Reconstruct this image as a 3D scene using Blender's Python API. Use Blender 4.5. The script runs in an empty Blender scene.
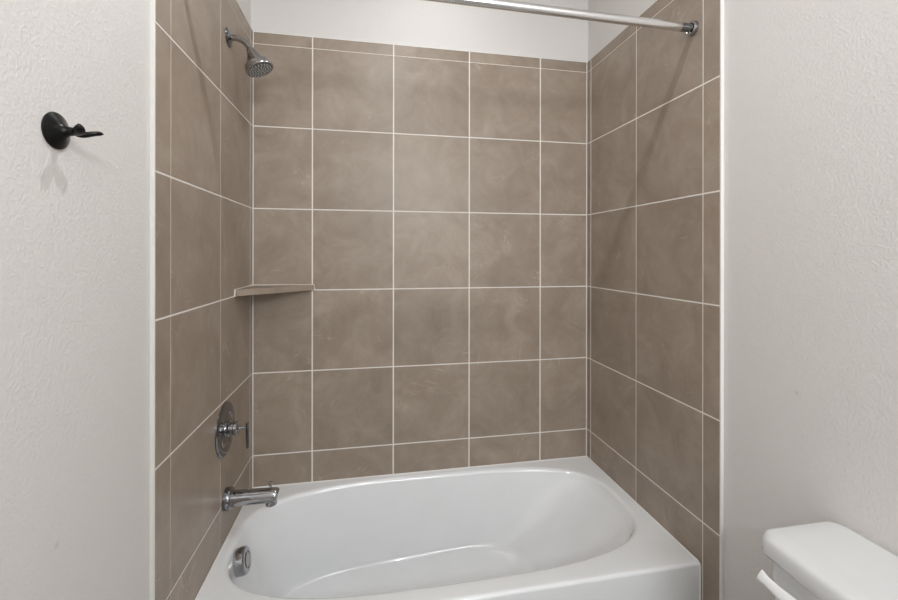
import bpy, bmesh, math, random
from mathutils import Vector, Matrix
random.seed(4)
C = bpy.context.scene.collection
PI = math.pi

# ------------------------------------------------------------------ dimensions (metres)
T = 0.345                      # tile pitch
W = 1.5158                     # alcove width between tile faces
ROW = 1.282                    # height of the grout line the corner shelf sits on
TOP = 2.365                    # top of the tile
RIM = 0.460                    # tub deck height
PAINT = 0.010                  # the tile face stands this far proud of the painted wall
YT = -0.711                    # front of the tub
REAR = -3.10                   # wall behind the camera
CEIL = 2.743

# ------------------------------------------------------------------ materials
def newmat(name):
    m = bpy.data.materials.new(name); m.use_nodes = True
    nt = m.node_tree; b = nt.nodes['Principled BSDF']
    return m, nt, b

def simple(name, col, rough=.5, metal=0.0, coat=0.0, bump=0.0, scale=60, ior=None):
    m, nt, b = newmat(name)
    b.inputs['Roughness'].default_value = rough
    b.inputs['Metallic'].default_value = metal
    b.inputs['Coat Weight'].default_value = coat
    b.inputs['Coat Roughness'].default_value = .04
    tc = nt.nodes.new('ShaderNodeTexCoord')
    n = nt.nodes.new('ShaderNodeTexNoise'); n.inputs['Scale'].default_value = scale
    nt.links.new(tc.outputs['Object'], n.inputs['Vector'])
    r = nt.nodes.new('ShaderNodeMapRange')
    r.inputs['To Min'].default_value = .97; r.inputs['To Max'].default_value = 1.03
    nt.links.new(n.outputs['Fac'], r.inputs['Value'])
    mx = nt.nodes.new('ShaderNodeVectorMath'); mx.operation = 'SCALE'
    mx.inputs[0].default_value = col
    nt.links.new(r.outputs['Result'], mx.inputs['Scale'])
    nt.links.new(mx.outputs['Vector'], b.inputs['Base Color'])
    if bump:
        bp = nt.nodes.new('ShaderNodeBump'); bp.inputs['Strength'].default_value = bump
        bp.inputs['Distance'].default_value = .001
        nt.links.new(n.outputs['Fac'], bp.inputs['Height'])
        nt.links.new(bp.outputs['Normal'], b.inputs['Normal'])
    return m

def paint_mat(name, col, spot=None):
    """orange-peel sprayed wall paint, with one faint round smudge"""
    m, nt, b = newmat(name)
    L = nt.links
    b.inputs['Roughness'].default_value = .62
    b.inputs['Specular IOR Level'].default_value = .3
    tc = nt.nodes.new('ShaderNodeTexCoord')
    n1 = nt.nodes.new('ShaderNodeTexNoise'); n1.inputs['Scale'].default_value = 165
    n1.inputs['Detail'].default_value = 2.0; n1.inputs['Roughness'].default_value = .5
    n2 = nt.nodes.new('ShaderNodeTexNoise'); n2.inputs['Scale'].default_value = 2.2
    n2.inputs['Detail'].default_value = 2
    L.new(tc.outputs['Object'], n1.inputs['Vector']); L.new(tc.outputs['Object'], n2.inputs['Vector'])
    sharp = nt.nodes.new('ShaderNodeMapRange'); sharp.interpolation_type = 'SMOOTHSTEP'
    sharp.inputs['From Min'].default_value = .40; sharp.inputs['From Max'].default_value = .66
    L.new(n1.outputs['Fac'], sharp.inputs['Value'])
    bp = nt.nodes.new('ShaderNodeBump'); bp.inputs['Strength'].default_value = .31
    bp.inputs['Distance'].default_value = .0011
    L.new(sharp.outputs['Result'], bp.inputs['Height']); L.new(bp.outputs['Normal'], b.inputs['Normal'])
    r = nt.nodes.new('ShaderNodeMapRange'); r.inputs['To Min'].default_value = .98; r.inputs['To Max'].default_value = 1.02
    L.new(n2.outputs['Fac'], r.inputs['Value'])
    val = r.outputs['Result']
    if spot:
        d = nt.nodes.new('ShaderNodeVectorMath'); d.operation = 'DISTANCE'; d.inputs[1].default_value = spot
        L.new(tc.outputs['Object'], d.inputs[0])
        s = nt.nodes.new('ShaderNodeMapRange'); s.interpolation_type = 'SMOOTHSTEP'
        s.inputs['From Min'].default_value = .002; s.inputs['From Max'].default_value = .008
        s.inputs['To Min'].default_value = .88; s.inputs['To Max'].default_value = 1.0
        L.new(d.outputs['Value'], s.inputs['Value'])
        mm = nt.nodes.new('ShaderNodeMath'); mm.operation = 'MULTIPLY'
        L.new(val, mm.inputs[0]); L.new(s.outputs['Result'], mm.inputs[1]); val = mm.outputs['Value']
    mx = nt.nodes.new('ShaderNodeVectorMath'); mx.operation = 'SCALE'; mx.inputs[0].default_value = col
    L.new(val, mx.inputs['Scale']); L.new(mx.outputs['Vector'], b.inputs['Base Color'])
    return m

def tile_mat(name, dark, mid, light):
    """satin porcelain with soft clouds and thin pale scratches; 'tid' shifts the pattern tile by tile"""
    m, nt, b = newmat(name); L = nt.links
    tc = nt.nodes.new('ShaderNodeTexCoord')
    at = nt.nodes.new('ShaderNodeAttribute'); at.attribute_name = 'tid'
    ad = nt.nodes.new('ShaderNodeVectorMath'); ad.operation = 'MULTIPLY_ADD'
    ad.inputs[1].default_value = (37.0, 21.0, 53.0)
    L.new(at.outputs['Vector'], ad.inputs[0]); L.new(tc.outputs['Object'], ad.inputs[2])
    n = nt.nodes.new('ShaderNodeTexNoise'); n.inputs['Scale'].default_value = 6.5
    n.inputs['Detail'].default_value = 10; n.inputs['Roughness'].default_value = .68
    n.inputs['Distortion'].default_value = .5
    L.new(ad.outputs['Vector'], n.inputs['Vector'])
    cr = nt.nodes.new('ShaderNodeValToRGB')
    e = cr.color_ramp.elements
    e[0].position = .28; e[0].color = (*dark, 1)
    e[1].position = .72; e[1].color = (*light, 1)
    k = cr.color_ramp.elements.new(.5); k.color = (*mid, 1)
    L.new(n.outputs['Fac'], cr.inputs['Fac'])
    # scratches: the zero crossings of a stretched noise
    n3 = nt.nodes.new('ShaderNodeTexNoise'); n3.inputs['Scale'].default_value = 4.2
    n3.inputs['Detail'].default_value = 4; n3.inputs['Distortion'].default_value = 2.6
    L.new(ad.outputs['Vector'], n3.inputs['Vector'])
    s1 = nt.nodes.new('ShaderNodeMath'); s1.operation = 'SUBTRACT'; s1.inputs[1].default_value = .5
    s2 = nt.nodes.new('ShaderNodeMath'); s2.operation = 'ABSOLUTE'
    L.new(n3.outputs['Fac'], s1.inputs[0]); L.new(s1.outputs[0], s2.inputs[0])
    s3 = nt.nodes.new('ShaderNodeMapRange'); s3.interpolation_type = 'SMOOTHSTEP'
    s3.inputs['From Min'].default_value = 0.0; s3.inputs['From Max'].default_value = .012
    s3.inputs['To Min'].default_value = 1.0; s3.inputs['To Max'].default_value = 0.0
    L.new(s2.outputs[0], s3.inputs['Value'])
    msk = nt.nodes.new('ShaderNodeTexNoise'); msk.inputs['Scale'].default_value = 7.0
    L.new(ad.outputs['Vector'], msk.inputs['Vector'])
    mr = nt.nodes.new('ShaderNodeMapRange'); mr.interpolation_type = 'SMOOTHSTEP'
    mr.inputs['From Min'].default_value = .52; mr.inputs['From Max'].default_value = .72
    mr.inputs['To Max'].default_value = .6
    L.new(msk.outputs['Fac'], mr.inputs['Value'])
    fm = nt.nodes.new('ShaderNodeMath'); fm.operation = 'MULTIPLY'
    L.new(s3.outputs['Result'], fm.inputs[0]); L.new(mr.outputs['Result'], fm.inputs[1])
    mix = nt.nodes.new('ShaderNodeMix'); mix.data_type = 'RGBA'
    L.new(fm.outputs[0], mix.inputs['Factor']); L.new(cr.outputs['Color'], mix.inputs['A'])
    mix.inputs['B'].default_value = (*[min(1, c * 1.35) for c in light], 1)
    # each tile a touch lighter or darker than the next
    sp = nt.nodes.new('ShaderNodeSeparateXYZ'); L.new(at.outputs['Vector'], sp.inputs[0])
    tv = nt.nodes.new('ShaderNodeMapRange'); tv.inputs['To Min'].default_value = .955; tv.inputs['To Max'].default_value = 1.045
    L.new(sp.outputs['X'], tv.inputs['Value'])
    mx = nt.nodes.new('ShaderNodeVectorMath'); mx.operation = 'SCALE'
    L.new(mix.outputs['Result'], mx.inputs[0]); L.new(tv.outputs['Result'], mx.inputs['Scale'])
    L.new(mx.outputs['Vector'], b.inputs['Base Color'])
    rr = nt.nodes.new('ShaderNodeMapRange'); rr.inputs['To Min'].default_value = .30; rr.inputs['To Max'].default_value = .46
    L.new(n.outputs['Fac'], rr.inputs['Value']); L.new(rr.outputs['Result'], b.inputs['Roughness'])
    b.inputs['Specular IOR Level'].default_value = .42
    bp = nt.nodes.new('ShaderNodeBump'); bp.inputs['Strength'].default_value = .12; bp.inputs['Distance'].default_value = .002
    L.new(n.outputs['Fac'], bp.inputs['Height']); L.new(bp.outputs['Normal'], b.inputs['Normal'])
    return m

PAINTC = (.725, .700, .678)
M_tile = tile_mat('porcelain tile', (.266, .211, .165), (.328, .266, .213), (.402, .335, .276))
M_grout = simple('pale grout', (.84, .80, .755), .85, bump=.4, scale=300)
M_bead = simple('white edge bead', (.86, .85, .82), .45, scale=80)
M_beadL = simple('cream edge bead', (.72, .715, .67), .5, scale=80)
M_paintL = paint_mat('wall paint', PAINTC, (-PAINT, -1.083, .964))
M_paintR = paint_mat('wall paint right', PAINTC, (W + PAINT, -1.005, 1.093))
M_paint = paint_mat('wall paint plain', PAINTC)
M_tub = simple('gloss white acrylic', (.87, .885, .90), .13, coat=.6, scale=8)
M_chrome = simple('polished chrome', (.43, .435, .45), .045, metal=1.0, scale=30)
M_satin = simple('satin chrome', (.40, .39, .385), .20, metal=1.0, scale=30)
M_rod = simple('brushed steel rod', (.80, .80, .80), .22, metal=1.0, scale=200)
M_dchrome = simple('darkened chrome', (.24, .245, .26), .06, metal=1.0, scale=30)  # dark room reflections put into the base colour of plate, flanges and lever
M_dark = simple('dark rubber', (.03, .03, .03), .5)
M_black = simple('oil rubbed black metal', (.005, .005, .005), .30, scale=90)
M_black.node_tree.nodes['Principled BSDF'].inputs['Specular IOR Level'].default_value = .25
M_china = simple('vitreous china', (.72, .725, .73), .14, coat=.5, scale=6)
M_plastic = simple('white plastic', (.80, .80, .80), .25, coat=.3, scale=20)
M_floor = simple('dark floor tile', (.20, .17, .14), .4, bump=.1, scale=9)  # unseen floor, darkened to cut its bounce onto the tub apron
M_ceil = simple('ceiling paint', (.80, .79, .77), .8, bump=.3, scale=120)
M_door = simple('white door paint', (.75, .74, .72), .4, scale=5)

def emit_mat(name, col, s):
    m, nt, b = newmat(name)
    b.inputs['Emission Color'].default_value = (*col, 1); b.inputs['Emission Strength'].default_value = s
    b.inputs['Base Color'].default_value = (.8, .8, .8, 1)
    return m

# ------------------------------------------------------------------ helpers
def link(name, bm, m, parent=None, smooth=True, bevel=0, sharp=35):
    me = bpy.data.meshes.new(name)
    bmesh.ops.recalc_face_normals(bm, faces=bm.faces)
    bm.to_mesh(me); bm.free()
    for mm in (m if isinstance(m, (list, tuple)) else [m]): me.materials.append(mm)
    o = bpy.data.objects.new(name, me); C.objects.link(o)
    if parent: o.parent = parent; o.matrix_parent_inverse = parent.matrix_world.inverted()
    if smooth:
        for p in me.polygons: p.use_smooth = True
        me.set_sharp_from_angle(angle=math.radians(sharp))
    if bevel:
        b = o.modifiers.new('bevel', 'BEVEL'); b.width = bevel; b.segments = 3; b.limit_method = 'ANGLE'
        b.angle_limit = math.radians(40); b.harden_normals = False
    return o

def thing(name, label, cat, loc=(0, 0, 0)):
    o = bpy.data.objects.new(name, None); C.objects.link(o); o.location = loc
    o.empty_display_size = .05
    o['label'] = label; o['category'] = cat
    bpy.context.view_layer.update()
    return o

def part(name, bm, m, parent, **k):
    """mesh given in world coordinates, moved into the thing's frame"""
    bmesh.ops.translate(bm, verts=bm.verts, vec=-parent.matrix_world.translation)
    me_o = link(name, bm, m, None, **k)
    me_o.parent = parent
    return me_o

def subpart(name, bm, m, par, root, **k):
    bmesh.ops.translate(bm, verts=bm.verts, vec=-root.matrix_world.translation)
    o = link(name, bm, m, None, **k); o.parent = par
    return o

def box(bm, lo, hi, mi=0):
    v = [bm.verts.new((x, y, z)) for x in (lo[0], hi[0]) for y in (lo[1], hi[1]) for z in (lo[2], hi[2])]
    fs = [(0, 1, 3, 2), (4, 6, 7, 5), (0, 4, 5, 1), (2, 3, 7, 6), (0, 2, 6, 4), (1, 5, 7, 3)]
    out = []
    for f in fs:
        q = bm.faces.new([v[i] for i in f]); q.material_index = mi; out.append(q)
    return out

def frame(axis):
    a = Vector(axis).normalized()
    up = Vector((0, 0, 1)) if abs(a.z) < .9 else Vector((1, 0, 0))
    u = a.cross(up).normalized(); v = a.cross(u).normalized()
    return a, u, v

def lathe(bm, origin, axis, prof, n=48, mi=0):
    """prof: (distance along the axis, radius)"""
    o = Vector(origin); a, u, v = frame(axis); rings = []
    for d, r in prof:
        if r < 1e-5: rings.append([bm.verts.new(o + a * d)])
        else: rings.append([bm.verts.new(o + a * d + (u * math.cos(2*PI*i/n) + v * math.sin(2*PI*i/n)) * r) for i in range(n)])
    for A, B in zip(rings, rings[1:]):
        for i in range(n):
            j = (i + 1) % n
            if len(A) == 1 and len(B) == 1: continue
            if len(A) == 1: f = bm.faces.new((A[0], B[i], B[j]))
            elif len(B) == 1: f = bm.faces.new((A[i], A[j], B[0]))
            else: f = bm.faces.new((A[i], A[j], B[j], B[i]))
            f.material_index = mi
    return rings

def sweep(bm, pts, rads, n=24, flat=None):
    """tube through points; rads (rx, ry) per point"""
    rings = []; P = [Vector(p) for p in pts]
    prev = None
    for i, p in enumerate(P):
        t = (P[min(i+1, len(P)-1)] - P[max(i-1, 0)]).normalized()
        if prev is None:
            ref = Vector(flat) if flat else (Vector((0, 0, 1)) if abs(t.z) < .9 else Vector((0, 1, 0)))
        else: ref = prev
        u = (ref - t * ref.dot(t)).normalized(); v = t.cross(u); prev = u
        rx, ry = rads[i] if isinstance(rads[i], tuple) else (rads[i], rads[i])
        rings.append([bm.verts.new(p + u * rx * math.cos(2*PI*k/n) + v * ry * math.sin(2*PI*k/n)) for k in range(n)])
    for A, B in zip(rings, rings[1:]):
        for k in range(n):
            j = (k+1) % n; bm.faces.new((A[k], A[j], B[j], B[k]))
    bm.faces.new(rings[0][::-1]); bm.faces.new(rings[-1])
    return rings

def bez(a, b, c, d, n):
    a, b, c, d = map(Vector, (a, b, c, d)); out = []
    for i in range(n + 1):
        t = i / n; s = 1 - t
        out.append(a*s**3 + b*3*s*s*t + c*3*s*t*t + d*t**3)
    return out

# ------------------------------------------------------------------ room shell
def struct(name, bm, m, parent=None, **k):
    o = link(name, bm, m, parent, **k); o['kind'] = 'structure'; return o

TH = .12
bm = bmesh.new(); box(bm, (-TH, REAR - TH, -.1), (W + TH, TH, 0)); struct('floor', bm, M_floor, smooth=False)
bm = bmesh.new(); box(bm, (-TH, REAR - TH, CEIL), (W + TH, TH, CEIL + .1)); struct('ceiling', bm, M_ceil, smooth=False)
bm = bmesh.new(); box(bm, (-PAINT - TH, PAINT, 0), (W + PAINT + TH, PAINT + TH, CEIL)); wb = struct('wall_back', bm, M_paint, smooth=False)
bm = bmesh.new(); box(bm, (-PAINT - TH, REAR, 0), (-PAINT, PAINT, CEIL)); wl = struct('wall_left', bm, M_paintL, smooth=False)
bm = bmesh.new(); box(bm, (W + PAINT, REAR, 0), (W + PAINT + TH, PAINT, CEIL)); wr = struct('wall_right', bm, M_paintR, smooth=False)
bm = bmesh.new(); box(bm, (-PAINT - TH, REAR - TH, 0), (W + PAINT + TH, REAR, CEIL)); struct('wall_front', bm, M_paint, smooth=False)
# door in the wall behind the camera
bm = bmesh.new()
box(bm, (.06, REAR, 0), (.82, REAR + .035, 2.03))
for (z0, z1) in ((.2, .95), (1.08, 1.9)): 
    for (x0, x1) in ((.15, .40), (.48, .73)): box(bm, (x0, REAR + .030, z0), (x1, REAR + .042, z1))
d1 = struct('door_1', bm, M_door, bevel=.004)
bm = bmesh.new(); lathe(bm, (.76, REAR + .035, .95), (0, 1, 0), [(0, .026), (.008, .026), (.010, .011), (.035, .011), (.040, .024), (.060, .027), (.068, .018), (.07, 0)], 32)
link('door_knob', bm, M_satin, d1)
for nm, side in (('baseboard_left', 0), ('baseboard_right', 1)):
    bm = bmesh.new()
    if side == 0: box(bm, (-PAINT, REAR + .05, 0), (.004, -.81, .09))
    else: box(bm, (W - .004, REAR + .05, 0), (W + PAINT, -.81, .09))
    struct(nm, bm, M_door, bevel=.003)

# tiling: real tiles standing 1.2 mm proud of a bed of grout
def tiled(name, parent, origin, udir, ndir, us, vs, gu=.0055, gv=.0048, skip=None, thinrow=None, g0=.0015, g1=.0015, jw=None):
    """us, vs: joint positions along the wall and upwards"""
    bm = bmesh.new(); lay = bm.loops.layers.float_vector.new('tid')
    o = Vector(origin); u = Vector(udir); n = Vector(ndir); z = Vector((0, 0, 1))
    def slab(u0, u1, v0, v1, d0, d1, mi, b=.0008):
        rid = (random.random(), random.random(), random.random())
        P = lambda a, c, d: bm.verts.new(o + u*a + z*c + n*d)
        back = [P(u0, v0, d0), P(u1, v0, d0), P(u1, v1, d0), P(u0, v1, d0)]
        mid = [P(u0, v0, d1 - b), P(u1, v0, d1 - b), P(u1, v1, d1 - b), P(u0, v1, d1 - b)]
        top = [P(u0+b, v0+b, d1), P(u1-b, v0+b, d1), P(u1-b, v1-b, d1), P(u0+b, v1-b, d1)]
        fs = [bm.faces.new(top), bm.faces.new(back[::-1])]
        for A, B in ((back, mid), (mid, top)):
            for i in range(4):
                j = (i+1) % 4; fs.append(bm.faces.new((A[i], A[j], B[j], B[i])))
        for f in fs:
            f.material_index = mi
            for l in f.loops: l[lay] = rid
    for i in range(len(us) - 1):
        for j in range(len(vs) - 1):
            u0, u1, v0, v1 = us[i], us[i+1], vs[j], vs[j+1]
            if skip and skip(u0, u1, v0, v1): continue
            ga = gu/2; gb = gv/2
            gt = .0013 if thinrow is not None and abs(v1 - thinrow) < .01 else gb
            gl = .0013 if thinrow is not None and abs(v0 - thinrow) < .01 else gb
            wj = lambda k: (jw or {}).get(k, gu)/2
            slab(u0 + (wj(i) if i else g0), u1 - (wj(i+1) if i < len(us)-2 else g1),
                 v0 + (gl if j else 0), v1 - (gt if j < len(vs)-2 else 0), -.009, 0, 0)
            slab(u0, u1, v0, v1, -.0098, -.0009, 1, .0002)
    return struct(name, bm, [M_tile, M_grout], parent, smooth=False)

rows = [ROW + k*T for k in range(-3, 4)]
tiled('tile_surround', wb, (0, 0, 0), (1, 0, 0), (0, -1, 0), [0, .240, .585, .930, 1.275, W], [.40] + rows[1:] + [TOP], thinrow=rows[-1], g0=.0044, g1=.0050)
def sidetiles(parent, x, n, us):
    # us along -y
    tiled('tile_surround', parent, (x, 0, 0), (0, -1, 0), (n, 0, 0), us, [0, .247] + rows[1:] + [TOP],
          gu=.0036, skip=lambda u0, u1, v0, v1: v1 < .3 and u1 < .72, thinrow=rows[-1], jw={1: .0065, 3: .0024 if x == 0 else .0034})
sidetiles(wl, 0, 1, [0, .031, .373, .7185, .7935])
sidetiles(wr, W, -1, [0, .033, .380, .717, .783])

# pale beads closing the tile edges
bm = bmesh.new(); box(bm, (-PAINT, -.7985, 0), (.0002, -.7935, TOP + .003)); box(bm, (-PAINT, -.7935, TOP), (.0012, PAINT, TOP + .004))
struct('trim_1', bm, M_beadL, bevel=.001)
bm = bmesh.new(); box(bm, (W - .0002, -.788, 0), (W + PAINT, -.783, TOP + .003)); box(bm, (W - .0008, -.783, TOP), (W + PAINT, PAINT, TOP + .003))
struct('trim_2', bm, M_bead, bevel=.001)
bm = bmesh.new(); box(bm, (.001, -.0004, TOP), (W - .001, PAINT, TOP + .002)); struct('trim_3', bm, M_bead, smooth=False)

# ------------------------------------------------------------------ bathtub
def build_tub():
    root = thing('bathtub', 'glossy white alcove bathtub with an oval basin below the taupe tiled walls', 'bathtub', (W/2, YT/2, 0))
    cx, cy = .757, -.336
    X0, X1, Y0, Y1 = .003, W - .003, YT, -.003
    # polar directions, the deck corners included
    A = set()
    N = 160
    for i in range(N): A.add(round(2*PI*i/N, 6))
    cor = [math.atan2(y - cy, x - cx) % (2*PI) for x in (X0, X1) for y in (Y0, Y1)]
    rc = .012
    extra = []
    for c in cor: extra += [round(c, 6)]
    A = sorted(a for a in A if min(abs(a - c) for c in cor) > .012) + extra
    A = sorted(A)
    def rect(a, inset=0.0, front=0.0):
        c, s = math.cos(a), math.sin(a); r = 9
        if c > 1e-9: r = min(r, (X1 - inset*0 - cx)/c)
        if c < -1e-9: r = min(r, (X0 - cx)/c)
        if s > 1e-9: r = min(r, (Y1 - cy)/s)
        if s < -1e-9: r = min(r, (Y0 - cy)/s)
        return cx + r*c, max(cy + r*s, Y0 + front)
    def se(a, al, ar, bb, bf, n, ox=0, oy=0):
        c, s = math.cos(a), math.sin(a)
        ax = ar if c > 0 else al; by = bb if s > 0 else bf
        r = ((abs(c)/ax)**n + (abs(s)/by)**n)**(-1/n)
        return cx + ox + r*c, cy + oy + r*s
    top = lambda a: se(a, .737, .722, .318, .320, 3.1)
    def inner(a, off):
        return se(a, .737 - off, .722 - off, .318 - off, .320 - off, 3.1)
    H = .345
    # floor outline: less long (sloping backrest at the right), corners rounded
    def flo(a):
        x, y = top(a)
        c, s = math.cos(a), math.sin(a)
        # match the same angular parameter, scaled superellipse
        ar, al, bb, bf, n = .255, .637, .250, .245, 3.6
        ax = ar if c > 0 else al; by = bb if s > 0 else bf
        # angle re-mapping so that rows of points stay roughly perpendicular
        tx = (x - cx)/.722; ty = (y - cy)/.32
        m = max(1e-6, (abs(tx)**n + abs(ty)**n)**(1/n))
        return cx + tx/m*ax, cy + ty/m*by
    bm = bmesh.new(); rings = []
    def ring(f): rings.append([bm.verts.new(f(a)) for a in A])
    # apron down from the deck edge, with a rolled front edge
    zs = RIM
    ring(lambda a: (*rect(a), 0.0))
    ring(lambda a: (*rect(a), .035))
    ring(lambda a: (*rect(a), zs - .30))
    R = .011
    for k in range(0, 7):
        t = k/6*PI/2
        ring(lambda a, t=t: (*rect(a, front=R*(1 - math.cos(t))), zs - R + R*math.sin(t)) if True else None)
    # deck: a nearly flat band, dished a hair towards the basin
    for w in (.3, .6, .85):
        def f(a, w=w):
            x0, y0 = rect(a, front=R); x1, y1 = top(a)
            return (x0 + (x1-x0)*w, y0 + (y1-y0)*w, zs - .0012*w)
        ring(f)
    # rolled lip
    rl = .018
    for k in range(0, 8):
        t = k/7*PI/2*.92
        ring(lambda a, t=t: (*inner(a, rl*math.sin(t)), zs - .0015 - rl*(1 - math.cos(t))))
    z0 = zs - .0015 - rl*(1 - math.cos(PI/2*.92))
    off0 = rl*math.sin(PI/2*.92)
    Hh = H - (zs - z0)
    tilt = lambda x: max(0, min(.035, .035*(x-.2)/.8))
    uB = .76
    path = []
    for k in range(1, 13): path.append((uB*.92*k/12, -Hh*.92*k/12))
    P0 = (uB*.92, -Hh*.92); P1 = (uB, -Hh*1.0); P2 = (1.0, -Hh)
    for k in range(1, 13):
        t = k/12; s = 1 - t
        path.append((P0[0]*s*s + 2*P1[0]*s*t + P2[0]*t*t, P0[1]*s*s + 2*P1[1]*s*t + P2[1]*t*t))
    for u, dz in path:
        def f(a, u=u, dz=dz):
            x0, y0 = inner(a, off0); x1, y1 = flo(a)
            x = x0 + (x1-x0)*u; return (x, y0 + (y1-y0)*u, z0 + dz + tilt(x)*(dz/Hh)**2)
        ring(f)
    for w in (.8, .6, .4, .2):
        def f(a, w=w):
            x1, y1 = flo(a); return (cx - .14*(1-w) + (x1-cx)*w, cy + (y1-cy)*w, z0 - Hh - .003*(1-w) + tilt(cx - .14*(1-w) + (x1-cx)*w))
        ring(f)
    n = len(A)
    for P, Q in zip(rings, rings[1:]):
        for i in range(n):
            j = (i+1) % n; bm.faces.new((P[i], P[j], Q[j], Q[i]))
    c = bm.verts.new((cx - .14, cy, z0 - Hh - .004 + tilt(cx - .14)))
    for i in range(n): bm.faces.new((rings[-1][i], rings[-1][(i+1) % n], c))
    part('basin', bm, M_tub, root, sharp=50)
    # apron: recessed front panel frame
    bm = bmesh.new()
    lathe(bm, (0.27, cy, z0 - Hh - .002), (0, 0, 1), [(0, .030), (.004, .030), (.006, .026), (.005, .012), (.012, .010), (.014, .007), (.0145, 0)], 32)
    part('drain', bm, M_chrome, root)
    # overflow drum on the basin wall under the spout
    ax = Vector((1, 0, .20)).normalized()
    oc = Vector((.047, -.356, .399))
    bm = bmesh.new()
    lathe(bm, oc - ax*.004, ax, [(-.01, .038), (.006, .0420), (.026, .0430), (.034, .0410), (.0370, .0370), (.0372, .026), (.0350, .0255), (.0345, .023)], 56)
    ov = part('overflow_cover', bm, M_chrome, root)
    bm = bmesh.new()
    lathe(bm, oc - ax*.004, ax, [(.030, .0220), (.0375, .0220), (.039, .0200), (.0395, 0)], 40)
    subpart('overflow_dial', bm, M_satin, ov, root)
    # caulk bead along the tile
    bm = bmesh.new()
    b = .0029
    sweep(bm, [(X0, Y1, RIM), (X1, Y1, RIM)], [b, b], 8)
    sweep(bm, [(X0, Y0 + .012, RIM), (X0, Y1, RIM)], [b, b], 8)
    sweep(bm, [(X1, Y1, RIM), (X1, Y0 + .012, RIM), (X1, Y0 + .0035, RIM - .0035), (X1, Y0, RIM - .012), (X1, Y0, .002)], [b]*5, 8)
    sweep(bm, [(X0, Y0 - .001, RIM - .01), (X0, Y0 - .001, 0.002)], [b*.8, b*.8], 8)
    part('caulk_bead', bm, M_bead, root)
build_tub()

# ------------------------------------------------------------------ corner shelf
t = thing('corner_shelf', 'triangular taupe tile shelf set in the left rear corner of the tub walls', 'shelf', (0, 0, ROW))
bm = bmesh.new(); lay = bm.loops.layers.float_vector.new('tid')
z0, z1 = ROW - .001, ROW + .0235
out = [(.0005, -.0005), (.245, -.0005), (.2465, -.006), (.240, -.011), (.012, -.226), (.006, -.230), (.0005, -.226)]
lo = [bm.verts.new((x, y, z0)) for x, y in out]; hi = [bm.verts.new((x, y, z1)) for x, y in out]
bm.faces.new(lo[::-1]); bm.faces.new(hi)
for i in range(len(out)):
    j = (i+1) % len(out); bm.faces.new((lo[i], lo[j], hi[j], hi[i]))
for f in bm.faces:
    for l in f.loops: l[lay] = (.7, .31, .12)
part('shelf_slab', bm, M_tile, t, smooth=False, bevel=.0025)
bm = bmesh.new()
sweep(bm, [(.001, -.001, z1), (.248, -.001, z1 - .001), (.250, -.001, z0)], [.0026]*3, 8)
sweep(bm, [(.001, -.001, z1), (.001, -.230, z1 - .001), (.001, -.233, z0)], [.0026]*3, 8)
part('grout_bead', bm, M_grout, t)

# ------------------------------------------------------------------ shower head
SY = -.300
t = thing('shower', 'small chrome shower head on a bent arm high on the left tiled wall', 'shower', (0, SY, 2.187))
bm = bmesh.new()
lathe(bm, (0, SY, 2.187), (1, 0, 0), [(0, .0325), (.002, .0325), (.005, .029), (.009, .017), (.0115, .0115), (.012, 0)], 40)
part('wall_flange', bm, M_dchrome, t)
neck = Vector((.073, SY, 2.150)); axis = Vector((.42, -.03, -.90)).normalized()
arm = bez((.004, SY, 2.187), (.034, SY, 2.190), (.052, SY, 2.183), neck - Vector((.004, 0, -.006)), 14)
bm = bmesh.new(); sweep(bm, arm + [neck + axis*.004], [.0100]*(len(arm)+1), 24)
part('shower_arm', bm, M_satin, t)
bm = bmesh.new()
lathe(bm, neck, axis, [(-.006, 0), (-.006, .0115), (.000, .0150), (.008, .0160), (.010, .0185), (.018, .0200), (.046, .0360), (.050, .0385), (.053, .0445), (.070, .0480), (.074, .0475), (.076, .0450), (.0755, .0430), (.0735, .0425), (.073, 0)], 56)
hd = part('spray_head', bm, M_satin, t)
bm = bmesh.new(); lathe(bm, neck, axis, [(.0725, .0420), (.0752, .0420), (.0758, .040), (.0758, 0)], 48)
fp = subpart('spray_plate', bm, simple('grey nozzle plate', (.09, .09, .09), .35, scale=40), hd, t)
bm = bmesh.new(); a_, u_, v_ = frame(axis)
for r, n in ((.0, 1), (.0095, 6), (.0185, 11), (.0275, 16), (.0360, 21)):
    for i in range(n):
        an = 2*PI*i/n + r*40
        lathe(bm, neck + a_*.0755 + (u_*math.cos(an) + v_*math.sin(an))*r, axis, [(0, .0029), (.0026, .0024), (.0030, 0)], 8)
o = subpart('nozzles', bm, simple('pale nozzle rubber', (.50, .50, .49), .4, scale=40), hd, t)

# ------------------------------------------------------------------ valve
VY, VZ = -.332, .841
t = thing('shower_valve', 'round chrome shower valve plate with lever handle on the left tiled wall', 'shower valve', (0, VY, VZ))
bm = bmesh.new()
lathe(bm, (0, VY, VZ), (1, 0, 0), [(0, .0900), (.003, .0900), (.0058, .0870), (.0070, .082), (.0078, .060), (.0080, .048), (.0090, .046), (.0092, .030), (.0092, 0)], 72)
part('escutcheon', bm, M_dchrome, t)
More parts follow.
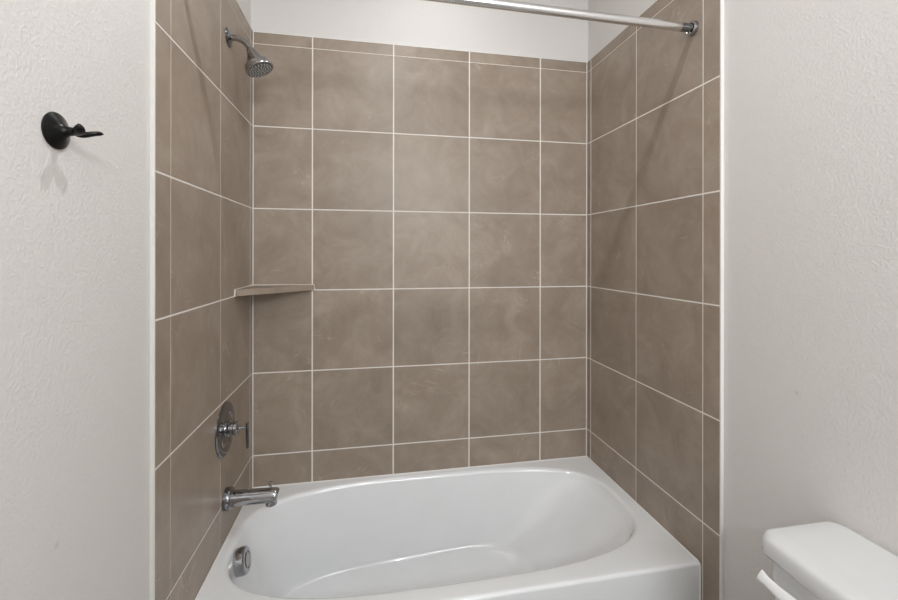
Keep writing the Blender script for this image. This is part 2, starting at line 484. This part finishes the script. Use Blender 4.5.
# crescents in paler metal, standing for light caught in the plate's ring groove
for s in (50, 130, 230, 310):
    bm = bmesh.new(); rr = []
    for k in range(13):
        an = math.radians(s - 27 + 54*k/12)
        rr.append((.0083, VY + math.sin(an)*.054, VZ + math.cos(an)*.054))
    sweep(bm, rr, [(.0008 + .0012*math.sin(PI*k/12), .0012 + .0052*math.sin(PI*k/12)) for k in range(13)], 12, flat=(1, 0, 0))
    part('crescent_mark', bm, M_satin, t)
bm = bmesh.new()
lathe(bm, (0, VY, VZ), (1, 0, 0), [(.008, .026), (.016, .026), (.018, .0225), (.021, .0225), (.0225, .0245), (.030, .0245), (.0315, .0215), (.034, .0215), (.0355, .0240), (.042, .0240), (.045, .020), (.046, .011), (.046, 0)], 48)
part('hub', bm, M_chrome, t)
bm = bmesh.new()
sweep(bm, [(.045, VY, VZ), (.056, VY, VZ), (.0695, VY, VZ + .001)], [.0058, .0042, .0045], 20)
part('stem', bm, M_chrome, t)
bm = bmesh.new()
sweep(bm, [(.0725, VY, VZ + .0165), (.0725, VY, VZ + .0150), (.0725, VY, VZ - .003), (.0730, VY, VZ - .033), (.0735, VY, VZ - .069), (.0735, VY, VZ - .071)], [.0035, .0052, .0058, .0056, .0052, .0035], 20)
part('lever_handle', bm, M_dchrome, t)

# ------------------------------------------------------------------ tub spout
PY, PZ = -.325, .600
t = thing('tub_spout', 'chrome tub spout with pull-up knob over the left end of the tub', 'spout', (0, PY, PZ))
bm = bmesh.new()
lathe(bm, (0, PY, PZ), (1, 0, -.02), [(0, .0365), (.017, .0365), (.0205, .0345), (.0215, .030), (.0215, 0)], 56)
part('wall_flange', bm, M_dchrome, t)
bm = bmesh.new()
pts = [(.012, PY, PZ), (.03, PY, PZ), (.08, PY, PZ - .001), (.120, PY, PZ - .002), (.150, PY, PZ - .003), (.160, PY, PZ - .0035), (.1655, PY, PZ - .005), (.1690, PY, PZ - .006), (.1692, PY, PZ - .006)]
rad = [(.0265, .0265), (.0262, .0262), (.0252, .0252), (.0246, .0246), (.0245, .0245), (.0243, .0243), (.0230, .0230), (.0195, .0195), (.003, .003)]
sweep(bm, pts, rad, 48)
part('spout_body', bm, M_chrome, t, sharp=60)
bm = bmesh.new()
lathe(bm, (.1475, PY, PZ - .012), (.06, 0, -1), [(0, .0185), (.016, .0190), (.0215, .0185), (.0225, .0165), (.019, .0150), (.012, .014), (.012, 0)], 40)
part('outlet', bm, M_chrome, t)
bm = bmesh.new()
lathe(bm, (.146, PY, PZ + .019), (0, 0, 1), [(0, .0040), (.012, .0040), (.014, .0062), (.022, .0066), (.025, .0055), (.026, 0)], 24)
part('diverter_knob', bm, M_chrome, t)

# ------------------------------------------------------------------ curtain rod
RY, RZ = -.678, 2.1685
t = thing('shower_curtain_rod', 'brushed steel shower curtain rod spanning the tub alcove', 'curtain rod', (W/2, RY, RZ))
bm = bmesh.new(); RL = RZ + .014
sweep(bm, [(.055, RY, RL), (W - .050, RY, RZ)], [.0135, .0135], 40); part('rod_tube', bm, M_rod, t)
for s, x, zz in ((1, 0.0, RL), (-1, W, RZ)):
    bm = bmesh.new()
    prof = [(.006, .0118)]
    for k in range(9):
        d = .012 + k*.0045
        prof += [(d, .0118), (d + .001, .0130), (d + .003, .0130), (d + .004, .0118)]
    prof += [(.058, .0118)]
    lathe(bm, (x, RY, zz), (s, 0, 0), prof, 40); part('threaded_collar', bm, M_dchrome, t)
    bm = bmesh.new()
    lathe(bm, (x + s*.0002, RY, zz), (s, 0, 0), [(0, .0225), (.004, .0230), (.010, .0215), (.013, .0180), (.012, .0150), (.006, .0135), (.006, 0)], 48)
    part('end_cup', bm, M_chrome, t)

# ------------------------------------------------------------------ robe hook
HY, HZ = -1.0880, 1.633; HX = -PAINT
t = thing('robe_hook', 'black metal double robe hook on the white wall left of the tub', 'hook', (HX, HY, HZ))
bm = bmesh.new()
lathe(bm, (HX, HY, HZ), (1, 0, 0), [(0, .0286), (.002, .0295), (.004, .0288), (.007, .0240), (.010, .0180), (.014, .0115), (.020, .0075), (.028, .0062), (.032, .0060), (.035, .004), (.0355, 0)], 56)
part('wall_plate', bm, M_black, t)
def prong(sy, tip, mid1, mid2, n=14):
    bm = bmesh.new()
    P = bez((HX + .028, HY, HZ), mid1, mid2, tip, n)
    R = []
    for i in range(n+1):
        q = i/n
        w = .0046 + .0042*math.sin(PI*min(1, q*1.0)**1.4) - .001*q
        if q > .85: w *= math.sqrt(max(.05, 1 - ((q-.85)/.16)**2))
        th = .0056 - .0020*q
        if q > .85: th *= math.sqrt(max(.05, 1 - ((q-.85)/.16)**2))
        R.append((th, w))
    sweep(bm, P, R, 20, flat=(0, 0, 1))
    part('prong', bm, M_black, t)
prong(-1, (.037, HY - .022, HZ + .0075), (.026, HY - .006, HZ - .004), (.036, HY - .018, HZ - .006))
prong(1, (.041, HY + .031, HZ + .006), (.026, HY + .006, HZ - .009), (.032, HY + .018, HZ + .006))

# ------------------------------------------------------------------ toilet
def rrect(x0, x1, y0, y1, r, z, n=8, bow=0.0):
    pts = []
    for cx, cy, a0 in ((x1-r, y1-r, 0), (x0+r, y1-r, PI/2), (x0+r, y0+r, PI), (x1-r, y0+r, 3*PI/2)):
        for k in range(n+1):
            a = a0 + k/n*PI/2
            pts.append([cx + r*math.cos(a), cy + r*math.sin(a), z])
    # subdivide the long front edge so that it can bow outwards
    out = []
    for i, p in enumerate(pts):
        q = pts[(i+1) % len(pts)]
        out.append(p)
        if abs(p[1]-q[1]) > .1:
            for k in range(1, 12): out.append([p[0] + (q[0]-p[0])*k/12, p[1] + (q[1]-p[1])*k/12, z])
    ym = (y0+y1)/2; hy = (y1-y0)/2
    for p in out:
        s = 1 - ((p[1]-ym)/hy)**2
        fx = (x1 - p[0])/(x1-x0)
        p[0] -= bow*s*fx
    return out
def loft(bm, loops, cap0=True, cap1=True):
    R = [[bm.verts.new(p) for p in l] for l in loops]
    n = len(R[0])
    for A, B in zip(R, R[1:]):
        for i in range(n):
            j = (i+1) % n; bm.faces.new((A[i], A[j], B[j], B[i]))
    if cap0: bm.faces.new(R[0][::-1])
    if cap1: bm.faces.new(R[-1])
    return R
LX0, LX1, LY1, LY0, LZ = 1.318, 1.5255, -1.083, -1.560, .836
t = thing('toilet', 'white two-piece toilet with rounded tank lid against the right wall', 'toilet', (1.25, (LY0+LY1)/2, 0))
bm = bmesh.new()
loops = []
hgt = .046
prof = [(.010, 0), (.003, .003), (.0, .010), (.0, .029), (.0015, .0365), (.005, .0415), (.0100, .0445), (.0160, .0460), (.045, .0460)]
for ins, dz in prof:
    loops.append(rrect(LX0+ins, LX1-ins*.3, LY0+ins, LY1-ins, max(.008, .034-ins*.5), LZ - hgt + dz, bow=.012))
loft(bm, loops); part('tank_lid', bm, M_china, t, sharp=50)
bm = bmesh.new(); loops = []
for z, ins in ((.36, .045), (.37, .035), (.45, .028), (.60, .020), (.76, .014), (LZ - hgt, .014)):
    loops.append(rrect(LX0+ins, LX1-.006, LY0+ins, LY1-ins, .030, z, bow=.012))
loft(bm, loops); part('tank', bm, M_china, t, sharp=50)
# flush lever at the tub end of the tank front
bm = bmesh.new()
lathe(bm, (1.331, -1.198, 0.7450), (-1, 0, 0), [(0, .013), (.008, .013), (.014, .011), (.022, .010), (.022, 0)], 28)
P = [(1.313, -1.208, 0.7450), (1.310, -1.195, 0.7455), (1.306, -1.172, 0.7470), (1.303, -1.150, 0.7500), (1.300, -1.130, 0.7550), (1.299, -1.114, 0.7580)]
sweep(bm, P, [(.0115, .0035), (.0125, .0045), (.0120, .0045), (.0105, .0042), (.0095, .0042), (.0120, .0030)], 16, flat=(.45, 0, .9))
part('flush_lever', bm, M_plastic, t)
# bowl, foot and seat
def egg(xb, xf, hw, z, n=48, yc=(LY0+LY1)/2):
    out = []
    xm = xb - (xb-xf)*.42
    for k in range(n):
        a = 2*PI*k/n; c, s = math.cos(a), math.sin(a)
        out.append((xm + (xb-xm)*c if c > 0 else xm + (xm-xf)*c, yc + hw*s, z))
    return out
bm = bmesh.new()
loft(bm, [egg(1.40, .95, .105, 0), egg(1.40, .95, .105, .04), egg(1.38, .98, .090, .12), egg(1.40, .93, .105, .22), egg(1.44, .85, .165, .33), egg(1.46, .82, .182, .375), egg(1.46, .82, .182, .395),
          egg(1.30, .87, .130, .395), egg(1.28, .90, .115, .34), egg(1.22, .98, .07, .24)])
part('bowl', bm, M_china, t, sharp=60)
bm = bmesh.new()
loft(bm, [egg(1.29, .815, .186, .397), egg(1.29, .812, .189, .405), egg(1.29, .818, .184, .430), egg(1.28, .83, .170, .436)])
part('seat_cover', bm, M_plastic, t, sharp=60)

# ------------------------------------------------------------------ lamps of the room and added fill lights
LA = Vector((.60, -1.03, CEIL))
t = thing('ceiling_light', 'round white ceiling light above the space in front of the tub', 'ceiling light', LA)
bm = bmesh.new(); lathe(bm, LA, (0, 0, -1), [(0, .07), (.006, .07), (.010, .062), (.010, .045), (.004, .042)], 48); part('trim_ring', bm, M_plastic, t)
bm = bmesh.new(); lathe(bm, LA, (0, 0, -1), [(.003, .042), (.005, 0)], 40); part('diffuser', bm, emit_mat('ceiling lamp glow', (1, .95, .88), 6), t)
def area(name, loc, rot, size, power, col, shape='DISK', sy=None):
    l = bpy.data.lights.new(name, 'AREA'); l.shape = shape; l.size = size
    if sy: l.size_y = sy
    l.energy = power; l.color = col
    o = bpy.data.objects.new(name, l); C.objects.link(o); o.location = loc; o.rotation_euler = rot
    return o
area('ceiling_lamp', LA + Vector((0, 0, -.014)), (0, 0, 0), .045, 8.6, (.965, .985, 1))
# vanity bar lamp on the wall behind the camera
VL = Vector((.95, REAR, 2.19))
t = thing('vanity_light', 'three-shade vanity bar light fixed high on the wall facing the tub', 'wall light', VL)
bm = bmesh.new(); box(bm, (VL.x - .30, REAR, VL.z - .03), (VL.x + .30, REAR + .03, VL.z + .03)); part('back_plate', bm, M_satin, t, bevel=.005)
for k in (-1, 0, 1):
    bm = bmesh.new(); lathe(bm, (VL.x + k*.2, REAR + .10, VL.z - .06), (0, 0, 1), [(0, 0), (0, .045), (.01, .05), (.13, .06), (.13, .056), (.02, .046)], 32)
    part('glass_shade', bm, emit_mat('frosted shade glow', (1, .95, .9), 4), t)
    bm = bmesh.new(); sweep(bm, [(VL.x + k*.2, REAR + .01, VL.z - .01), (VL.x + k*.2, REAR + .06, VL.z - .03), (VL.x + k*.2, REAR + .10, VL.z - .055)], [.008]*3, 12); part('arm', bm, M_satin, t)
area('vanity_lamp', VL + Vector((0, .18, 0)), (PI/2, 0, 0), .60, 26, (.965, .985, 1), 'RECTANGLE', .26)
# added ceiling fill without a fixture, flattening the light across the room
area('room_wash', (.76, -2.55, CEIL - .03), (0, 0, 0), 1.1, 7, (.955, .98, 1), 'RECTANGLE', .9)

LB = Vector((.76, -.36, CEIL))  # no known fixture here: fill light added to lift the tub deck
t = thing('added_fill_light', 'unseen round fill light added in the ceiling above the bathtub', 'ceiling light', LB)
bm = bmesh.new(); lathe(bm, LB, (0, 0, -1), [(0, .10), (.005, .10), (.008, .09), (.004, .085)], 48); part('trim_ring', bm, M_plastic, t)
bm = bmesh.new(); lathe(bm, LB, (0, 0, -1), [(.003, .085), (.004, 0)], 40); part('diffuser', bm, emit_mat('added fill glow', (1, .97, .92), 3), t)
area('added_fill_lamp', LB + Vector((0, 0, -.012)), (0, 0, 0), .30, 1.5, (.965, .985, 1))
# made-up frosted window behind the camera, added as frontal fill light
bm = bmesh.new(); WX0, WX1, WZ0, WZ1 = .93, 1.43, .75, 1.85
for lo, hi in (((WX0-.05, WZ0-.05), (WX1+.05, WZ0)), ((WX0-.05, WZ1), (WX1+.05, WZ1+.05)), ((WX0-.05, WZ0), (WX0, WZ1)), ((WX1, WZ0), (WX1+.05, WZ1))):
    box(bm, (lo[0], REAR, lo[1]), (hi[0], REAR + .03, hi[1]))
w1 = struct('fill_window_1', bm, M_door, bevel=.003)
bm = bmesh.new(); box(bm, (WX0, REAR + .002, WZ0), (WX1, REAR + .008, WZ1)); link('fill_pane', bm, emit_mat('rear fill glow', (.9, .96, 1), 1.2), w1, smooth=False)
area('rear_fill', ((WX0+WX1)/2, REAR + .05, (WZ0+WZ1)/2), (PI/2, 0, 0), WX1-WX0, 7, (.955, .98, 1), 'RECTANGLE', WZ1-WZ0)
w = bpy.data.worlds.new('world'); bpy.context.scene.world = w; w.use_nodes = True
w.node_tree.nodes['Background'].inputs['Color'].default_value = (.6, .6, .6, 1)
w.node_tree.nodes['Background'].inputs['Strength'].default_value = .3

# ------------------------------------------------------------------ camera
cam = bpy.data.cameras.new('camera'); co = bpy.data.objects.new('camera', cam); C.objects.link(co)
F = 416.66
cam.sensor_width = 36; cam.lens = F/898*36; cam.clip_start = .02
cam.shift_x = (449 - 449.25)/898; cam.shift_y = (254.42 - 300)/898
co.location = (1.4233*T, -5.3971*T, .4437*T + ROW)
yaw, roll = -.1835, -.0011
Rz = Matrix.Rotation(yaw, 4, 'Z'); Ry = Matrix.Rotation(roll, 4, 'Y')
B = Matrix(((1, 0, 0, 0), (0, 0, -1, 0), (0, 1, 0, 0), (0, 0, 0, 1)))   # camera looks along +y
co.matrix_world = Matrix.Translation(co.location) @ Rz @ Ry @ B
sc = bpy.context.scene; sc.camera = co
sc.view_settings.view_transform = 'Standard'; sc.view_settings.look = 'None'
sc.view_settings.gamma = 1; sc.view_settings.use_curve_mapping = False
sc.view_settings.exposure = -0.49
